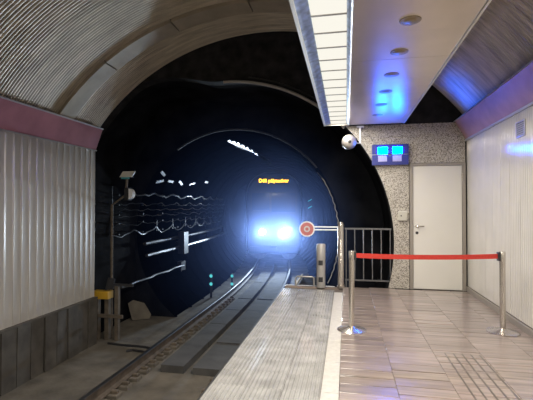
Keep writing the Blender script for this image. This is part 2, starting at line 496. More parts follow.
# behind the viewer: plain shell
b = MB(); seg = 40
ye = y + 0.15
for s_ in range(seg + 1):
    w = A0 + (A1 - A0) * s_ / seg
    for (yy, r_) in ((YB, VR), (ye, VR)):
        b.v.append((VX + r_ * math.cos(w), yy, VZ + r_ * math.sin(w)))
for s_ in range(seg): b.q([2 * s_, 2 * s_ + 1, 2 * s_ + 3, 2 * s_ + 2])
b.build('vault_field', 'vault', vroot)
# outer shell so nothing leaks
b = MB()
for s_ in range(seg + 1):
    w = A0 - .05 + (A1 - A0 + .1) * s_ / seg
    for yy in (YB, Y0 + .2):
        b.v.append((VX + (VR + .08) * math.cos(w), yy, VZ + (VR + .08) * math.sin(w)))
for s_ in range(seg): b.q([2 * s_, 2 * s_ + 1, 2 * s_ + 3, 2 * s_ + 2])
b.build('vault_shell', 'concrete', vroot)
inst('vault_sheet', vault_strip(yr1 - yr0, 7, 'vault', 'vault_sheet', A0, A0 + (A1 - A0) * 3 / 9, seg=16), vroot, (0, (yr0 + yr1) / 2, 0))
# pale cross band made of segments
nb = 6
for k in range(2, nb):
    a0 = A0 + (A1 - A0) * k / nb + 0.003; a1 = A0 + (A1 - A0) * (k + 1) / nb - 0.003
    b = MB(); sg = 8
    for s_ in range(sg + 1):
        w = a0 + (a1 - a0) * s_ / sg
        for (yy, r_) in ((yr0, VR + .02), (yr0, VR - .05), (yr1, VR - .05), (yr1, VR + .02)):
            b.v.append((VX + r_ * math.cos(w), yy, VZ + r_ * math.sin(w)))
    for s_ in range(sg):
        for j in range(4):
            j2 = (j + 1) % 4
            b.q([s_ * 4 + j, s_ * 4 + j2, s_ * 4 + 4 + j2, s_ * 4 + 4 + j])
    b.q([0, 1, 2, 3]); b.q([sg * 4 + 3, sg * 4 + 2, sg * 4 + 1, sg * 4])
    b.build('band_segment', 'vault_band', vroot)

# ------------------------------------------------------------------ end wall with the arch
def outer_hit(w):
    dx, dz = math.cos(w), math.sin(w)
    # vault circle
    ox, oz = AX - VX, AZ - VZ
    bq = ox * dx + oz * dz
    t = -bq + math.sqrt(bq * bq - (ox * ox + oz * oz - (VR + 0.07) ** 2))
    if dx > 1e-6: t = min(t, (XR + 0.1 - AX) / dx)
    if dx < -1e-6: t = min(t, (XL - 0.28 - AX) / dx)
    return max(t, AR + 0.002)
def open_r(w):
    u = min(1.0, max(0.0, (w - math.radians(93)) / math.radians(32)))
    u = u * u * (3 - 2 * u)
    return AR + (max(AR, outer_hit(w) - 0.05) - AR) * u
b = MB(); seg = 96; wa, wb_ = math.radians(-17), math.radians(200)
for s_ in range(seg + 1):
    w = wa + (wb_ - wa) * s_ / seg
    for (r_, yy) in ((open_r(w), Y0), (outer_hit(w), Y0), (outer_hit(w), Y0 + .25), (open_r(w), Y0 + .25)):
        b.v.append((AX + r_ * math.cos(w), yy, AZ + r_ * math.sin(w)))
for s_ in range(seg):
    for j in range(4):
        j2 = (j + 1) % 4
        b.q([s_ * 4 + j, s_ * 4 + j2, s_ * 4 + 4 + j2, s_ * 4 + 4 + j])
we = struct(b.build('wall_end', 'black'), 'black end wall with the round tunnel arch, speckled granite at its right', 'wall')
# granite slabs, cut to the arch on the left
GZ = [0.0, 0.70, 1.40, 2.115, 2.62, 2.835]
GX = [None, 1.065, 1.50, 1.965]
def arch_x(z):
    d = AR ** 2 - (z - AZ) ** 2
    return AX + math.sqrt(max(0, d))
g = 0.0015
for i in range(len(GZ) - 1):
    z0, z1 = GZ[i] + g, GZ[i + 1] - g
    zs = [z0 + (z1 - z0) * k / 6 for k in range(7)]
    x1 = GX[1] - g
    poly = [(x1, z1), (x1, z0)] + [(arch_x(z) + 0.006, z) for z in zs]
    MB().prism(poly, 1, Y0 - 0.03, Y0 - 0.001).build('granite_slab', 'granite', we)
for i in (3, 4):
    for j in (1, 2):
        MB().box(GX[j] + g, GX[j + 1] - g, Y0 - 0.03, Y0 - 0.001, GZ[i] + g + (0.04 if i == 3 else 0), GZ[i + 1] - g).build('granite_slab', 'granite', we)
# pale conduit following the crown of the arch
pts = [(AX + (AR - 0.03) * math.cos(math.radians(a)), Y0 - 0.03, AZ + (AR - 0.03) * math.sin(math.radians(a))) for a in range(43, 93, 2)]
arc = tag(MB().tube(pts, 0.028, 8).build('arch_conduit', 'steel2'), 'thin pale conduit bent along the crown of the tunnel arch', 'conduit')
pts = [(AX + (AR + 0.06) * math.cos(math.radians(a)), Y0 - 0.02, AZ + (AR + 0.06) * math.sin(math.radians(a))) for a in range(46, 84, 2)]
tag(MB().tube(pts, 0.012, 8).build('arch_conduit', 'cable'), 'darker cable above the pale conduit on the arch crown', 'cable')

# door
d1 = struct(MB().box(1.13, 1.905, Y0 - 0.035, Y0 - 0.008, 0.012, 2.10).build('door_1', 'door'), 'plain white service door in the granite end wall', 'door')
fr = MB()
fr.box(1.072, 1.125, Y0 - 0.05, Y0 - 0.001, 0, 2.15).box(1.91, 1.963, Y0 - 0.05, Y0 - 0.001, 0, 2.15).box(1.125, 1.91, Y0 - 0.05, Y0 - 0.001, 2.105, 2.15)
fr.build('door_frame', 'frame', d1)
MB().box(1.126, 1.909, Y0 - 0.05, Y0 - 0.001, 0, 0.01).build('threshold', 'inlay', d1)
hx, hz = at(416.5, 226, 1, Y0).x, at(416.5, 226, 1, Y0).z
hb = MB().lathe([(0.026, 0), (0.026, 0.012)], 16, (hx, Y0 - 0.035, hz), axis='y')
hb.tube([(hx, Y0 - 0.047, hz), (hx, Y0 - 0.085, hz), (hx + 0.02, Y0 - 0.09, hz), (hx + 0.11, Y0 - 0.09, hz)], 0.011, 8)
hb.build('door_handle', 'steel', d1)
MB().lathe([(0.024, 0), (0.024, 0.01), (0.01, 0.012)], 16, (hx, Y0 - 0.035, hz - 0.115), axis='y').build('lock_cylinder', 'darkmetal', d1)
for z in (0.3, 1.85):
    MB().tube([(1.907, Y0 - 0.056, z), (1.907, Y0 - 0.056, z + 0.1)], 0.009, 8).build('hinge', 'steel', d1)

# junction box on the granite
p0 = at(398, 211, 1, Y0 - .03); p1 = at(407, 220.5, 1, Y0 - .03)
jb = thing('junction_box', 'small beige junction box on the granite beside the door', 'box', (p0.x, Y0 - 0.03, p1.z))
MB().box(0, p1.x - p0.x, -0.05, 0, 0, p0.z - p1.z, 0.01).build('box_body', 'palegrey', jb)
MB().box(0.01, p1.x - p0.x - .01, -0.056, -0.0505, 0.012, p0.z - p1.z - .012).build('cover', 'palegrey', jb)
MB().lathe([(0.012, 0), (0.012, 0.006)], 10, ((p1.x - p0.x) * .3, -0.0565, (p0.z - p1.z) * .5), axis='y').build('button', 'darkmetal', jb)

# blue sign with two lit screens
p0 = at(372, 145, 1, Y0 - .1); p1 = at(408.5, 164.5, 1, Y0 - .1)
W, H = p1.x - p0.x, p0.z - p1.z
sg = thing('display_sign', 'blue wall display with two bright cyan screens and two pale plaques', 'display', (p0.x, Y0 - 0.03, p1.z))
MB().box(0, W, -0.09, 0, 0, H * 0.485, 0.0).build('case_lower', 'bluebox', sg)
MB().box(0, W, -0.10, 0, H * 0.515, H, 0.0).build('case_upper', 'bluebox', sg)
MB().box(0.0, W, -0.085, 0, H * 0.486, H * 0.514).build('case_seam', 'edge', sg)
for u in (0.165, 0.565):
    x = W * u
    sc_ = MB().box(x, x + W * 0.26, -0.108, -0.101, H * 0.53, H * 0.86).build('screen', 'screen', sg)
    MB().box(x, x + W * 0.245, -0.096, -0.091, H * 0.16, H * 0.45).build('plaque', 'plaque', sg)

# mirror ball camera under the canopy end
p = at(349, 142, 1, Y0 - 0.2)
sc = thing('ball_camera', 'shiny steel ball camera on a bracket under the canopy end', 'camera', p)
prof = [(0.128 * math.sin(PI * k / 16), -0.128 * math.cos(PI * k / 16)) for k in range(17)]
MB().lathe(prof, 28).build('ball', 'ball', sc)
ang = math.atan2(-p.x, p.y)
ln = MB().lathe([(0.028, 0.0), (0.028, 0.012), (0.018, 0.014)], 16, (0, -0.122, 0), axis='y').build('lens', 'darkmetal', sc)
ln.rotation_euler = (math.radians(6), 0, math.radians(4))
MB().tube([(0.1, 0.02, -0.02), (0.19, 0.03, -0.02), (0.19, 0.03, 0.26)], 0.014, 8).box(0.13, 0.25, -0.02, 0.08, 0.256, 0.27).build('bracket', 'edge', sc)

# ------------------------------------------------------------------ canopy with luminaire
CZ0, CZ1, YC = 2.82, 2.95, 7.02
CXL, CXR = -0.36, 0.97
can = struct(MB().box(CXL + 0.03, CXR - 0.04, YB, YC - 0.01, CZ0 + 0.05, CZ1).build('ceiling_canopy', 'darkmetal'), 'low suspended canopy of beige metal panels over the platform', 'canopy')
# soffit panels
pm = MB().box(0.055, CXR - 0.02, -0.3065 + 0.001, 0.3065 - 0.001, CZ0, CZ0 + 0.03).mesh('soffit_panel', 'canopy')
y = YC - 0.3065
while y > 1.8:
    inst('soffit_panel', pm, can, (0, y, 0), (random.gauss(0, 0.001), 0, 0)); y -= 0.613
MB().box(0.055, CXR - 0.02, YB, y + 0.3065, CZ0, CZ0 + 0.03).build('soffit_field', 'canopy', can)
MB().prism([(CXR - 0.02, CZ0 - 0.012), (CXR + 0.005, CZ0 - 0.004), (CXR + 0.05, CZ1 + 0.03), (CXR + 0.02, CZ1 + 0.03)], 1, YB, YC).build('fascia', 'canopy_edge', can)
MB().prism([(CXL - 0.015, CZ0 - 0.01), (CXL + 0.012, CZ0 - 0.01), (CXL + 0.012, CZ1 + 0.05), (CXL - 0.015, CZ1 + 0.05)], 1, YB, YC).build('fascia', 'canopy_edge', can)
MB().box(CXL, CXR, YC - 0.008, YC, CZ0 - .005, CZ1 + 0.02).build('end_plate', 'canopy_edge', can)

lum = thing('strip_luminaire', 'long bright ceiling luminaire of white diffuser panes along the canopy', 'ceiling light', (0, 0, CZ0))
MB().prism([(CXL + 0.014, -0.002), (-0.255, 0.03), (-0.255, 0.045), (CXL + 0.014, 0.045)], 1, YB, YC - .01).build('reflector', 'reflector', lum)
MB().prism([(0.012, 0.03), (0.012, 0.045), (0.053, 0.045), (0.053, -0.004)], 1, YB, YC - .01).build('reflector', 'reflector', lum)
DF = 0.31
dfm = MB().box(-0.253, 0.010, -DF / 2 + 0.007, DF / 2 - 0.007, 0.02, 0.04).mesh('diffuser', 'diffuser')
cbm = MB().box(-0.255, 0.012, -0.009, 0.009, 0.014, 0.045).mesh('cross_bar', 'frame')
y = YC - 0.01 - DF / 2
while y > 1.6:
    inst('diffuser', dfm, lum, (0, y, 0)); inst('cross_bar', cbm, lum, (0, y - DF / 2, 0)); y -= DF
MB().box(-0.253, 0.010, YB, y + DF / 2 - 0.007, 0.02, 0.04).build('diffuser_field', 'diffuser', lum)

al = bpy.data.lights.new('luminaire_light', 'AREA')
al.shape = 'RECTANGLE'; al.size = 0.25; al.size_y = YC - YB - 0.1; al.energy = LAMP_W; al.color = (1.0, 0.93, 0.82)
ao = bpy.data.objects.new('luminaire_light', al); COL.objects.link(ao); ao.parent = lum
ao.location = (-0.12, (YC + YB) / 2, 0.008)

dl = MB().lathe([(0.0, -0.005), (0.05, -0.005), (0.056, -0.004), (0.078, -0.003), (0.08, 0.0), (0.0, 0.0)], 24).mesh('downlight_bezel', 'downlight')
dl2 = MB().lathe([(0.0, -0.008), (0.04, -0.008), (0.046, -0.0055), (0.0, -0.0055)], 20).mesh('downlight_lens', 'downlight')
words = ['nearest the end wall', 'second from the end wall', 'third from the end wall', 'fourth from the end wall', 'fifth from the end wall', 'nearest the viewer, sixth from the end wall']
for k, yy in enumerate((6.34, 5.70, 5.06, 4.42, 3.78, 3.15)):
    t = thing('downlight', 'round unlit bronze downlight in the canopy, ' + words[k], 'downlight', (0.48, yy, CZ0 - 0.001), 0, 'downlights in the canopy')
    inst('bezel', dl, t); inst('lens', dl2, t)

# ventilation grille on the right wall
p0 = at(517, 121, 0, XR); p1 = at(526, 137, 0, XR)
ya, yb2, za, zb = p1.y, p0.y, 2.10, 2.38
za, zb = at(521, 137, 0, XR).z, at(521, 121, 0, XR).z
vg = thing('vent_grille', 'small slatted vent grille high on the white wall', 'vent', (XR - 0.001, (ya + yb2) / 2, za))
hw, hh = (yb2 - ya) / 2, zb - za
MB().box(-0.004, 0.0, -hw, hw, 0, hh).build('backing', 'darkmetal', vg)
MB().box(-0.016, -0.004, -hw, -hw + .015, 0, hh).box(-0.016, -0.004, hw - .015, hw, 0, hh).box(-0.016, -0.004, -hw + .015, hw - .015, 0, .015).box(-0.016, -0.004, -hw + .015, hw - .015, hh - .015, hh).build('grille_frame', 'edge', vg)
for k in range(6):
    z = 0.02 + (hh - 0.04) * (k + 0.5) / 6
    MB().prism([(-0.014, z - .012), (-0.012, z - .012), (-0.006, z + .008), (-0.008, z + .008)], 1, -hw + .015, hw - .015).build('slat', 'edge', vg)

# ------------------------------------------------------------------ stanchions and red belt
def stanchion(p, label, facing):
    t = thing('stanchion', label, 'stanchion', p, 0, 'belt stanchions')
    MB().lathe([(0.0, 0.0), (0.165, 0.0), (0.168, 0.006), (0.15, 0.014), (0.06, 0.03), (0.036, 0.045), (0.0, 0.045)], 40).build('base', 'steel', t)
    MB().lathe([(0.031, 0.04), (0.031, 0.80), (0.0, 0.80)], 24).build('pole', 'steel', t)
    MB().lathe([(0.033, 0.80), (0.034, 0.805), (0.034, 0.895), (0.03, 0.905), (0.0, 0.908)], 24).build('head', 'steel', t)
    s = facing
    MB().box(min(s * 0.03, s * 0.052), max(s * 0.03, s * 0.052), -0.022, 0.022, 0.80, 0.90, 0.003).build('belt_clip', 'darkmetal', t)
    return t
pa = Vector((0.06, 4.71, 0)); pb = Vector((1.73, 4.96, 0))
sa = stanchion(pa, 'polished steel stanchion holding the red belt, at the tactile strip', 1)
sb = stanchion(pb, 'polished steel stanchion at the white ribbed wall, receiving the red belt', -1)
d = pb - pa; ang = math.atan2(d.y, d.x)
sa.rotation_euler[2] = ang; sb.rotation_euler[2] = ang
L = d.length
b = MB(); n = 24
for k in range(n + 1):
    x = 0.05 + (L - 0.10) * k / n; u = k / n
    z = 0.852 - 0.016 * 4 * u * (1 - u)
    tw = 0.0015
    b.v += [(x, -tw, z - 0.027), (x, tw, z - 0.027), (x, tw, z + 0.027), (x, -tw, z + 0.027)]
for k in range(n):
    for j in range(4): b.q([k * 4 + j, k * 4 + (j + 1) % 4, k * 4 + 4 + (j + 1) % 4, k * 4 + 4 + j])
b.q([0, 1, 2, 3]); b.q([n * 4 + 3, n * 4 + 2, n * 4 + 1, n * 4])
bl = b.build('belt', 'belt', sa); bl['label'] = 'red webbing belt'

# ------------------------------------------------------------------ platform end: post with arm and disc, bollard, fence, low rail, steps
YP = 7.10
p = at(341, 287, 2, 0)
pt = thing('barrier_post', 'steel end post with a swing arm carrying a red and white disc', 'barrier', (p.x, YP, 0))
MB().lathe([(0.07, 0.0), (0.07, 0.05), (0.055, 0.055), (0.055, 0.84), (0.052, 0.845)], 24).build('lower_tube', 'steel', pt)
MB().lathe([(0.054, 0.845), (0.054, 1.07), (0.05, 1.11), (0.034, 1.14), (0.0, 1.15)], 24).build('upper_tube', 'steel', pt)
pd = at(307, 229, 1, YP)
dx = pd.x - p.x
for z in (1.0, 1.05):
    MB().tube([(-0.05, 0, z), (dx + 0.12, 0, z)], 0.012, 8).build('arm', 'white', pt)
ds = MB().lathe([(0.0, 0), (0.115, 0), (0.115, 0.012), (0.0, 0.012)], 32, (dx, 0.0, pd.z), axis='y').build('disc', 'red', pt)
MB().lathe([(0.116, 0.0), (0.138, 0.0), (0.138, 0.018), (0.116, 0.018), (0.116, 0.0)], 36, (dx, 0.003, pd.z), axis='y').build('ring', 'white', ds)
MB().lathe([(0.03, 0.0125), (0.055, 0.0125), (0.055, 0.016), (0.03, 0.016), (0.03, 0.0125)], 24, (dx, 0, pd.z), axis='y').build('mark', 'edge', ds)

p = at(321, 287, 2, 0)
bo = thing('bollard', 'short grey bollard with two dark stickers at the platform end', 'bollard', (p.x, YP - 0.02, 0))
MB().lathe([(0.078, 0.0), (0.078, 0.50), (0.072, 0.505)], 24).build('bollard_body', 'steel2', bo)
MB().lathe([(0.08, 0.506), (0.08, 0.74), (0.07, 0.755), (0.0, 0.757)], 24).build('bollard_cap', 'steel2', bo)
for z in (0.10, 0.39):
    b = MB()
    for k in range(6):
        w = -PI / 2 - 0.02 + (k - 2.5) * 0.2
        for zz in (z, z + 0.085): b.v.append((0.0792 * math.cos(w), 0.0792 * math.sin(w), zz))
    for k in range(5): b.q([2 * k, 2 * k + 2, 2 * k + 3, 2 * k + 1])
    b.build('sticker', 'darkmetal', bo)

fx0, fx1 = -0.02, arch_x(0.9) - 0.03
fn = thing('end_fence', 'grey steel bar fence closing the platform end beside the granite', 'fence', ((fx0 + fx1) / 2, Y0 + 0.06, 0))
hwid = (fx1 - fx0) / 2
MB().box(-hwid, hwid, -0.012, 0.012, 1.0, 1.03).build('rail', 'fence_steel', fn)
MB().box(-hwid, hwid, -0.012, 0.012, 0.09, 0.115).build('rail', 'fence_steel', fn)
for k in range(6):
    x = -hwid + 0.02 + (2 * hwid - 0.04) * k / 5
    MB().box(x - 0.008, x + 0.008, -0.01, 0.01, 0.1155, 0.9995).build('bar', 'fence_steel', fn)
for x in (-hwid + .02, hwid - .02): MB().box(x - 0.012, x + 0.012, -0.012, 0.012, -0.03, 0.0895).build('foot', 'fence_steel', fn)

p0 = at(295, 287, 2, 0); p1 = at(312, 287, 2, 0)
hr = tag(MB().tube([(p0.x, YP, 0), (p0.x, YP, 0.14), (p0.x + .03, YP, 0.17), (p1.x, YP, 0.17), (p1.x + .03, YP, 0.15), (p1.x + 0.03, YP, 0.0)], 0.014, 8).build('hoop_rail', 'steel2'), 'low bent tube hoop rail beside the grey bollard', 'hoop rail')
st = thing('service_walkway', 'service walkway with two white side rails behind the platform end', 'walkway', (-0.9, Y0 - 0.05, 0))
for x in (0.0, 0.44):
    MB().prism([(0.0, -0.05), (1.2, -0.06), (1.2, 0.0), (0.0, 0.01)], 0, x - 0.014, x + 0.014).build('side_rail', 'white', st)
for k in range(5):
    MB().box(0.025, 0.415, 0.10 + k * 0.25, 0.30 + k * 0.25, -0.075 - k * 0.004, -0.05 - k * 0.004).build('tread', 'darkmetal', st)
# service walkway under the chamber floor to the right
struct(MB().box(XE + .12, 0.75, Y0 + 0.2, YT, BEDZ - .1, -0.65).build('service_ledge', 'concrete'), 'dark concrete ledge behind the platform end', 'ledge')

# ------------------------------------------------------------------ tunnel
tun = sroot('tunnel', 'dark round running tunnel of ribbed lining rings beyond the arch', 'tunnel')
b = MB(); seg = 72
for s_ in range(seg + 1):
    w = math.radians(-50) + math.radians(280) * s_ / seg
    for yy in (Y0 + 0.1, YT): b.v.append((AX + (open_r(w) + 0.03) * math.cos(w), yy, AZ + (open_r(w) + 0.03) * math.sin(w)))
for s_ in range(seg): b.q([2 * s_, 2 * s_ + 1, 2 * s_ + 3, 2 * s_ + 2], True)
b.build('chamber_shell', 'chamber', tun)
b = MB()
for s_ in range(seg):
    w = 2 * PI * s_ / seg - PI / 2
    b.v += [(TX + TR * math.cos(w), YT, TZ + TR * math.sin(w)), (AX + (open_r(w) + .1) * math.cos(w), YT, AZ + (open_r(w) + .1) * math.sin(w))]
for s_ in range(seg):
    k = (s_ + 1) % seg
    b.q([2 * s_, 2 * s_ + 1, 2 * k + 1, 2 * k])
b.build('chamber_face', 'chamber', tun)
RP = 1.0
b = MB(); prof = [(0, 0.0), (0.09, 0.0), (0.11, 0.03), (RP - 0.02, 0.03), (RP + 0.01, 0.0)]
seg = 64; n = len(prof)
for s_ in range(seg):
    w = 2 * PI * s_ / seg
    for (yy, d) in prof: b.v.append(((TR + d) * math.cos(w), yy, (TR + d) * math.sin(w)))
for s_ in range(seg):
    k = (s_ + 1) % seg
    for j in range(n - 1): b.q([s_ * n + j, s_ * n + j + 1, k * n + j + 1, k * n + j])
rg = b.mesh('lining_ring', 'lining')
y = YT; k = 0
while y < 40:
    sl = (off(y + RP) - off(y)) / RP
    inst('lining_ring', rg, tun, (TX + off(y), y, TZ), (0, 0, math.atan(-sl))); y += RP
b = MB().box(-3.2, 3.2, 0, 0.2, -3.2, 3.2).build('tunnel_plug', 'lining', tun, loc=(TX + off(40), 40.5, TZ))

# cables along the left side
def wall_x(z, y):
    if y < YT: return AX - math.sqrt(max(0.01, (AR) ** 2 - (z - AZ) ** 2))
    return TX - math.sqrt(max(0.01, TR ** 2 - (z - TZ) ** 2)) + off(y)
def cable(zc, sag, r, label, m='cable', y0=8.0, y1=18.0, amp=1.0, phase=0.0, cat='cable', span=1.1):
    pts = []; n = int((y1 - y0) / 0.14)
    for k in range(n + 1):
        y = y0 + (y1 - y0) * k / n
        u = ((y - 7 + phase) / span) % 1.0
        z = zc - sag * 4 * u * (1 - u) + 0.015 * amp * math.sin(y * 5.1 + phase * 9) + 0.012 * amp * math.sin(y * 11.7 + phase * 5)
        xa = max(wall_x(z, y), wall_x(z, max(y, YT)) ) + 0.10 + 0.015 * amp * math.sin(y * 7 + phase)
        pts.append((xa, y, z))
    return tag(MB().tube(pts, r, 7).build('cable' if cat == 'cable' else cat, m), label, cat, 'cables on the tunnel wall' if cat == 'cable' else None)
cable(1.72, 0.02, 0.022, 'topmost wavy pale cable on the left tunnel wall, level with the signal lamp', 'pipe', 8.6, 17, 2.0, 0.3)
cable(1.50, 0.05, 0.010, 'second cable from the top on the left tunnel wall', 'cable', 8.2, 18, 1.3, 0.1)
cable(1.36, 0.06, 0.010, 'third cable from the top on the left tunnel wall', 'cable', 8.2, 18, 1.0, 0.7)
cable(1.20, 0.04, 0.010, 'fourth cable from the top on the left tunnel wall', 'cable', 8.2, 18, 1.4, 0.5)
cable(1.02, 0.07, 0.010, 'fifth cable from the top on the left tunnel wall', 'cable', 8.0, 18, 1.2, 0.9)
cable(0.86, 0.16, 0.016, 'deeply sagging cable above the two grey pipes on the tunnel wall', 'pipe', 8.0, 18, 1.2, 0.2)
cable(0.45, 0.0, 0.05, 'upper of two fat grey pipes with joints on the left tunnel wall', 'pipe', 9.5, 18, 0.2, 0.0, 'pipe')
cable(0.15, 0.0, 0.05, 'lower of two fat grey pipes with joints on the left tunnel wall', 'pipe', 9.5, 18, 0.2, 0.0, 'pipe')
cable(-0.35, 0.03, 0.03, 'low grey cable running near the bed on the left tunnel wall', 'pipe', 8.0, 11.5, 0.5, 0.4)
# cable brackets
brk = MB().box(0.0, 0.025, -0.015, 0.015, 0.0, 1.15).mesh('upright', 'box')
arm = MB().box(0.0, 0.16, -0.02, 0.02, -0.012, 0.012).mesh('arm', 'box')
for k in range(8):
    y = 8.25 + k * 1.1
    xw = max(wall_x(0.8, y), wall_x(.8, max(y, YT))) - 0.02
    ords = ['first', 'second', 'third', 'fourth', 'fifth', 'sixth', 'seventh', 'eighth'][k]
    t = thing('cable_bracket', 'steel cable bracket on the left tunnel wall, %s from the portal' % ords, 'bracket', (xw, y, 0.72), 0, 'cable brackets')
    inst('upright', brk, t, (-0.02, 0, 0))
    for z in (0.05, 0.30, 0.5, 0.72, 0.95):
        a = inst('arm', arm, t, (0.02, 0, z))
# upper bracket plates that catch the headlights
plm = MB().box(-0.012, 0.012, -0.17, 0.17, -0.035, 0.035).mesh('hanger_plate', 'pipe')
for k, (px_, py_, yy) in enumerate(((152, 176, 9.6), (160, 174, 10.2), (172, 177, 10.9), (184, 178, 11.8), (200, 177, 13.0), (150, 163, 9.5))):
    p = at(px_, py_, 1, yy)
    w = math.atan2(p.z - TZ, p.x - TX - off(yy)); rr_ = TR - 0.10
    o = inst('hanger_plate', plm, None, (TX + off(yy) + rr_ * math.cos(w), yy, TZ + rr_ * math.sin(w)), (0.25 * (k % 3) - 0.2, -w, 0))
    tag(o, ['pale hanger plate above the cables, first from the portal', 'pale hanger plate above the cables, second from the portal', 'pale hanger plate above the cables, third from the portal', 'pale hanger plate above the cables, fourth from the portal', 'pale hanger plate above the cables, farthest in', 'pale hanger plate set higher than the other plates on the tunnel wall'][k], 'bracket', 'hanger plates')

# equipment cabinets with pale edges
def cabinet(px_, pyt, pyb, yy, label, w=0.2):
    a = at(px_, pyt, 1, yy); b_ = at(px_, pyb, 1, yy)
    t = thing('equipment_cabinet', label, 'cabinet', (a.x, yy, b_.z))
    h = a.z - b_.z
    MB().box(-w, 0, 0.0, 0.35, 0, h, 0.01).build('cabinet_body', 'box', t)
    MB().box(-w + 0.03, -0.03, -0.012, -0.001, 0.03, h - .03).build('door', 'box', t)
    MB().box(0.001, 0.02, -0.02, 0.0, 0.0, h).build('edge_strip', 'pipe', t)
    MB().box(-w - 0.3, -w, 0.1, 0.2, h * .46, h * .54).build('wall_bracket', 'box', t)
cabinet(184, 232, 254, 11.6, 'dark equipment cabinet with a white edge strip, upper one in the tunnel')
cabinet(181, 262, 281, 11.4, 'dark equipment cabinet with a white edge strip, lower one in the tunnel')
# teal reflector dots, the light they return painted as glow
for k, (px_, py_, yy) in enumerate(((211, 276, 13.6), (211, 284, 13.6), (232, 276, 13.8), (232, 284, 13.8))):
    pass
for px_, yy, where in ((211, 11.5, 'farther from the rail'), (232, 12.8, 'close to the rail')):
    g = at(px_, 284, 1, yy); q = at(px_, 276, 1, yy)
    t = thing('track_marker', 'low track marker with two teal dots, ' + where, 'marker', (g.x, yy, BEDZ + 0.12))
    MB().box(-0.03, 0.03, 0.0, 0.03, 0, q.z - BEDZ - 0.04, 0.005).build('stake', 'box', t)
    for z in (g.z, q.z):
        MB().lathe([(0.0, 0.012), (0.045, 0.01), (0.05, 0.0), (0.0, 0)], 14, (0, -0.001, z - BEDZ - 0.12), axis='y').build('dot', 'teal', t)
# two teal reflectors on the right side of the tunnel
for k, (px_, py_) in enumerate(((310, 200.5), (310, 207.5))):
    p = at(px_, py_, 1, 16.0)
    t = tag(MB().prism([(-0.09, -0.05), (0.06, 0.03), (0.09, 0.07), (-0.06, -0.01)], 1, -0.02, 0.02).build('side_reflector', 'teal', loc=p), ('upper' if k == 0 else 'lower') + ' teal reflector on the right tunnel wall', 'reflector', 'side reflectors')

# added tube for the highlight arc on the running tunnel's mouth, strip and cable at its right
pts = [(TX + (TR - 0.03) * math.cos(math.radians(a)), YT - 0.02, TZ + (TR - 0.03) * math.sin(math.radians(a))) for a in range(38, 128, 3)]
tag(MB().tube(pts, 0.022, 7).build('rim_highlight', 'pipe'), 'thin grey tube added as the highlight arc round the crown of the inner tunnel mouth', 'rim')
pts = [(TX + (TR - 0.06 + 0.012 * math.sin(a * 1.7)) * math.cos(math.radians(a)), YT - 0.03 - 0.02 * math.sin(a * .9), TZ + (TR - 0.06) * math.sin(math.radians(a))) for a in range(-26, 34, 2)]
tag(MB().tube(pts, 0.010, 6).build('cable', 'palegrey'), 'thin pale cable down the right edge of the inner tunnel mouth', 'cable', 'cables on the tunnel wall')
w = math.radians(40); yy = 12.0
o = MB().box(-0.012, 0.012, -0.35, 0.35, -0.06, 0.06).build('wall_strip', 'palegrey', loc=(TX + off(yy) + (TR - .06) * math.cos(w), yy, TZ + (TR - .06) * math.sin(w)))
o.rotation_euler = (0, -w, 0); tag(o, 'short pale metal strip high on the right tunnel wall', 'strip')

# corrugated sheet under the tunnel crown
b = MB(); c0 = at(228, 146, 1, 11.6)
n = 18
for k in range(n + 1):
    u = k / n
    z = 0.03 * (1 if k % 2 else -1)
    x = u * 1.15; zz = 0.06 - 0.42 * u * u - 0.08 * u
    b.v += [(x, -0.9, zz + z), (x, 0.9, zz + z), (x, 0.9, zz + z + .012), (x, -0.9, zz + z + .012)]
for k in range(n):
    for j in range(4): b.q([k * 4 + j, k * 4 + (j + 1) % 4, k * 4 + 4 + (j + 1) % 4, k * 4 + 4 + j])
b.q([0, 1, 2, 3]); b.q([n * 4 + 3, n * 4 + 2, n * 4 + 1, n * 4])
tag(b.build('drip_sheet', 'cable', loc=c0), 'curved corrugated drip sheet hung under the tunnel crown', 'drip sheet')

# signal pole with plate and half-round lamp near the left wall end
YS = 7.75
pz0 = BEDZ + 0.12
q = at(112, 205, 1, YS); ps = at(128, 174, 1, YS); pl = at(130, 194, 1, YS)
t = thing('signal_pole', 'thin dark signal pole with a pale plate and half-round lamp', 'signal', (q.x, YS, pz0))
MB().tube([(0, 0, 0), (0, 0, q.z - pz0), (ps.x - q.x - 0.05, 0, ps.z - pz0 - 0.45), (ps.x - q.x - 0.02, 0, ps.z - pz0 - 0.04)], 0.028, 8).build('pole', 'fastener', t)
MB().prism([(-0.16, -0.07), (0.12, -0.07), (0.20, 0.05), (-0.08, 0.05)], 1, -0.02, 0.02).build('sign_plate', 'palegrey', t, loc=(ps.x - q.x, -0.05, ps.z - pz0))
MB().box(-0.10, 0.08, -0.05, -0.03, -0.11, -0.075).build('plate_light', 'teal', t, loc=(ps.x - q.x, -0.05, ps.z - pz0)).data.materials[0] = M['tealrefl']
b = MB(); 
poly = [(0, -0.11)] + [(0.09 * math.cos(a), 0.11 * math.sin(a)) for a in [(-PI / 2 + PI * k / 10) for k in range(1, 10)]] + [(0, 0.11)]
b.prism(poly, 1, -0.06, 0.06).build('half_round_lamp', 'white', t, loc=(pl.x - q.x, 0, pl.z - pz0))
MB().box(-0.10, -0.001, -0.06, 0.06, -0.13, 0.13).build('lamp_housing', 'box', t, loc=(pl.x - q.x, 0, pl.z - pz0))

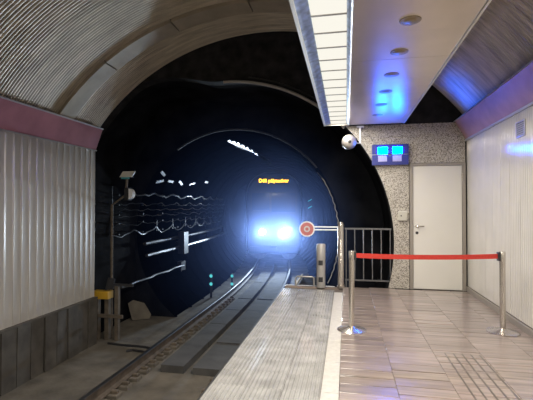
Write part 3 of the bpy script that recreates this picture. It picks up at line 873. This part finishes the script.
# equipment stand with a yellow box beside the wall end
ps = at(101, 293, 1, 7.5)
t = thing('equipment_stand', 'dark post stand with a yellow box beside the track wall end', 'stand', (ps.x + 0.12, 7.5, pz0))
hz_ = ps.z - pz0
MB().box(-0.28, 0.10, -0.10, 0.10, hz_ - 0.10, hz_ + 0.05, 0.01).build('yellow_box', 'yellow', t)
for x in (-0.2, 0.04):
    MB().box(x - 0.045, x + 0.045, -0.05, 0.05, 0, hz_ - 0.101).build('leg', 'fastener', t)
MB().box(-0.26, 0.42, -0.09, -0.055, hz_ - 0.48, hz_ - 0.41).build('cross_rail', 'fastener', t)
MB().box(0.22, 0.30, -0.05, 0.03, 0, hz_ + 0.16).build('leg', 'fastener', t)
MB().prism([(-0.02, hz_ + 0.06), (0.16, hz_ + 0.10), (0.19, hz_ + 0.30), (0.05, hz_ + 0.32)], 1, -0.02, 0.03).build('plate', 'pipe', t)
MB().box(0.18, 0.62, -0.04, -0.005, hz_ + 0.16, hz_ + 0.215).build('upper_rail', 'pipe', t)

# leaning grey slab and hose on the bed
ps = at(137, 321, 2, BEDZ + 0.12)
t = tag(MB().prism([(-0.16, 0.0), (0.24, 0.0), (0.28, 0.10), (0.12, 0.38), (-0.14, 0.47), (-0.26, 0.40)], 1, -0.05, 0.05).build('leaning_slab', 'bed', loc=(ps.x, ps.y + 0.1, BEDZ + 0.125)), 'broken grey slab leaning at the left tunnel wall', 'slab')
t.rotation_euler = (-0.25, 0, 0.5)
hp = [at(x, y, 2, BEDZ + 0.145) for x, y in ((108, 343), (122, 345), (135, 346), (146, 347), (152, 349), (146, 352), (133, 350), (126, 351))]
tag(MB().tube(hp, 0.022, 7).build('hose', 'darkmetal'), 'dark hose lying curled on the track bed beside the rail', 'hose')

# ------------------------------------------------------------------ train
YTR = 18.5
tz = RAILZ
tr = thing('metro_train', 'approaching metro train with blazing headlights and amber destination display', 'train', (TX + off(YTR), YTR, tz))
TYAW = math.atan(2 * (YTR - 10) / 106)
tr.rotation_euler = (0, 0, TYAW)
def section(w, zt, zb):
    p = [(-w * .90, zb), (w * .90, zb), (w, zb + 0.35), (w, zt - 1.1)]
    for k in range(1, 7):
        a = PI / 2 * k / 6
        p.append((w * math.cos(a) ** 0.75 if k < 6 else 0.0, zt - 1.1 + 1.1 * math.sin(a)))
    for k in range(5, 0, -1):
        a = PI / 2 * k / 6
        p.append((-w * math.cos(a) ** 0.75, zt - 1.1 + 1.1 * math.sin(a)))
    p.append((-w, zt - 1.1)); p.append((-w, zb + 0.35))
    return p
b = MB()
secs = [(0.0, 1.18, 4.02, 0.35), (0.06, 1.27, 4.08, 0.28), (0.3, 1.33, 4.14, 0.25), (16.0, 1.33, 4.14, 0.25)]
for (yy, w, zt, zb) in secs:
    for (x, z) in section(w, zt, zb): b.v.append((x, yy, z))
n = len(section(1, 3, 0))
for i in range(len(secs) - 1):
    for k in range(n): b.q([i * n + k, i * n + (k + 1) % n, (i + 1) * n + (k + 1) % n, (i + 1) * n + k])
b.q(list(range(n))); b.q([(len(secs) - 1) * n + k for k in range(n)][::-1])
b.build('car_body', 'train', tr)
for x0, x1, z0, z1 in ((-1.02, -0.20, 2.30, 3.12), (-0.10, 1.02, 2.20, 3.12)):
    ws = MB().box(x0, x1, -0.015, -0.001, z0, z1).build('windscreen', 'glass', tr)
    MB().box(x0 + 0.03, x1 - 0.03, -0.02, -0.0155, z0, z0 + 0.03).build('wiper', 'darkmetal', ws)
dsp = MB().box(-0.72, 0.72, -0.016, -0.001, 3.57, 3.84).build('destination_display', 'darkmetal', tr)
fc = bpy.data.curves.new('destination_text', 'FONT')
fc.body = 'D\u00e9li p\u00e1lyaudvar'; fc.size = 0.225; fc.align_x = 'CENTER'; fc.align_y = 'CENTER'; fc.extrude = 0.002; fc.offset = 0.004
fo = bpy.data.objects.new('tmp_text', fc); COL.objects.link(fo)
bpy.context.view_layer.update()
me = bpy.data.meshes.new_from_object(fo.evaluated_get(bpy.context.evaluated_depsgraph_get()))
bpy.data.objects.remove(fo)
me.materials.clear(); me.materials.append(M['amber'])
lt = inst('destination_text', me, dsp, (0, -0.02, 3.705), (PI / 2, 0, 0))
for x, r_ in ((-0.54, 0.13), (0.53, 0.17)):  # glass radii widened so the discs include the glare around them
    h = MB().lathe([(r_ + 0.05, 0.0), (r_ + 0.05, 0.05), (r_, 0.055), (r_, 0.0)], 24, (x, 0, 1.30), axis='y').build('headlight_rim', 'darkmetal', tr)
    MB().lathe([(0.0, 0.03), (r_ * .6, 0.026), (r_ - 0.002, 0.012), (0.0, 0.01)], 24, (x, 0, 1.30), axis='y').build('headlight', 'lamp_head', h)
    ld = bpy.data.lights.new('headlight_beam', 'SPOT')
    ld.energy = HEAD * (1.0 if x > 0 else 0.6); ld.color = (0.62, 0.78, 1.0); ld.spot_size = math.radians(64); ld.spot_blend = 0.7; ld.shadow_soft_size = 0.10
    lo = bpy.data.objects.new('headlight_beam', ld); COL.objects.link(lo)
    lo.parent = tr; lo.location = (x, -0.16, 1.30); lo.rotation_euler = (PI / 2, 0, PI)
MB().box(-1.1, 1.1, -0.05, -0.001, 0.42, 0.62, 0.0).build('bumper', 'darkmetal', tr)
MB().box(-0.14, 0.14, -0.35, -0.051, 0.45, 0.66, 0.03).build('coupler', 'darkmetal', tr)
for s in (-1, 1):
    MB().tube([(s * 0.718, 0.25, 0.42), (s * 0.718, 0.45, 0.42)], 0.42, 20).build('wheel', 'rail_side', tr)

# ------------------------------------------------------------------ haze in the tunnel
hm = bpy.data.materials.new('tunnel_haze'); hm.use_nodes = True
nt = hm.node_tree; nt.nodes.remove(nt.nodes['Principled BSDF'])
vs_ = nt.nodes.new('ShaderNodeVolumeScatter')
vs_.inputs['Color'].default_value = (0.33, 0.47, 1.0, 1)
vs_.inputs['Density'].default_value = HAZE
vs_.inputs['Anisotropy'].default_value = 0.87
nt.links.new(vs_.outputs[0], nt.nodes['Material Output'].inputs['Volume'])
b = MB(); seg = 28
ys = [Y0 + 0.4, YT - 0.02, YT + 0.05, 11.4, 13.5, 15.6, 17.0, YTR - 0.5]
for q_, yy in enumerate(ys):
    cx_, cz_, r_ = (AX, AZ, AR - 0.05) if q_ < 2 else (TX + off(yy), TZ, TR - 0.08)
    for s_ in range(seg):
        w = 2 * PI * s_ / seg
        b.v.append((cx_ + r_ * math.cos(w), yy, cz_ + max(-1.9, r_ * math.sin(w))))
for i in range(len(ys) - 1):
    for k in range(seg): b.q([i * seg + k, i * seg + (k + 1) % seg, (i + 1) * seg + (k + 1) % seg, (i + 1) * seg + k])
b.q(list(range(seg))); b.q([(len(ys) - 1) * seg + k for k in range(seg)][::-1])
hz = b.build('tunnel_haze', hm)
hz['kind'] = 'stuff'; tag(hz, 'bluish haze hanging in the tunnel in front of the train', 'haze')
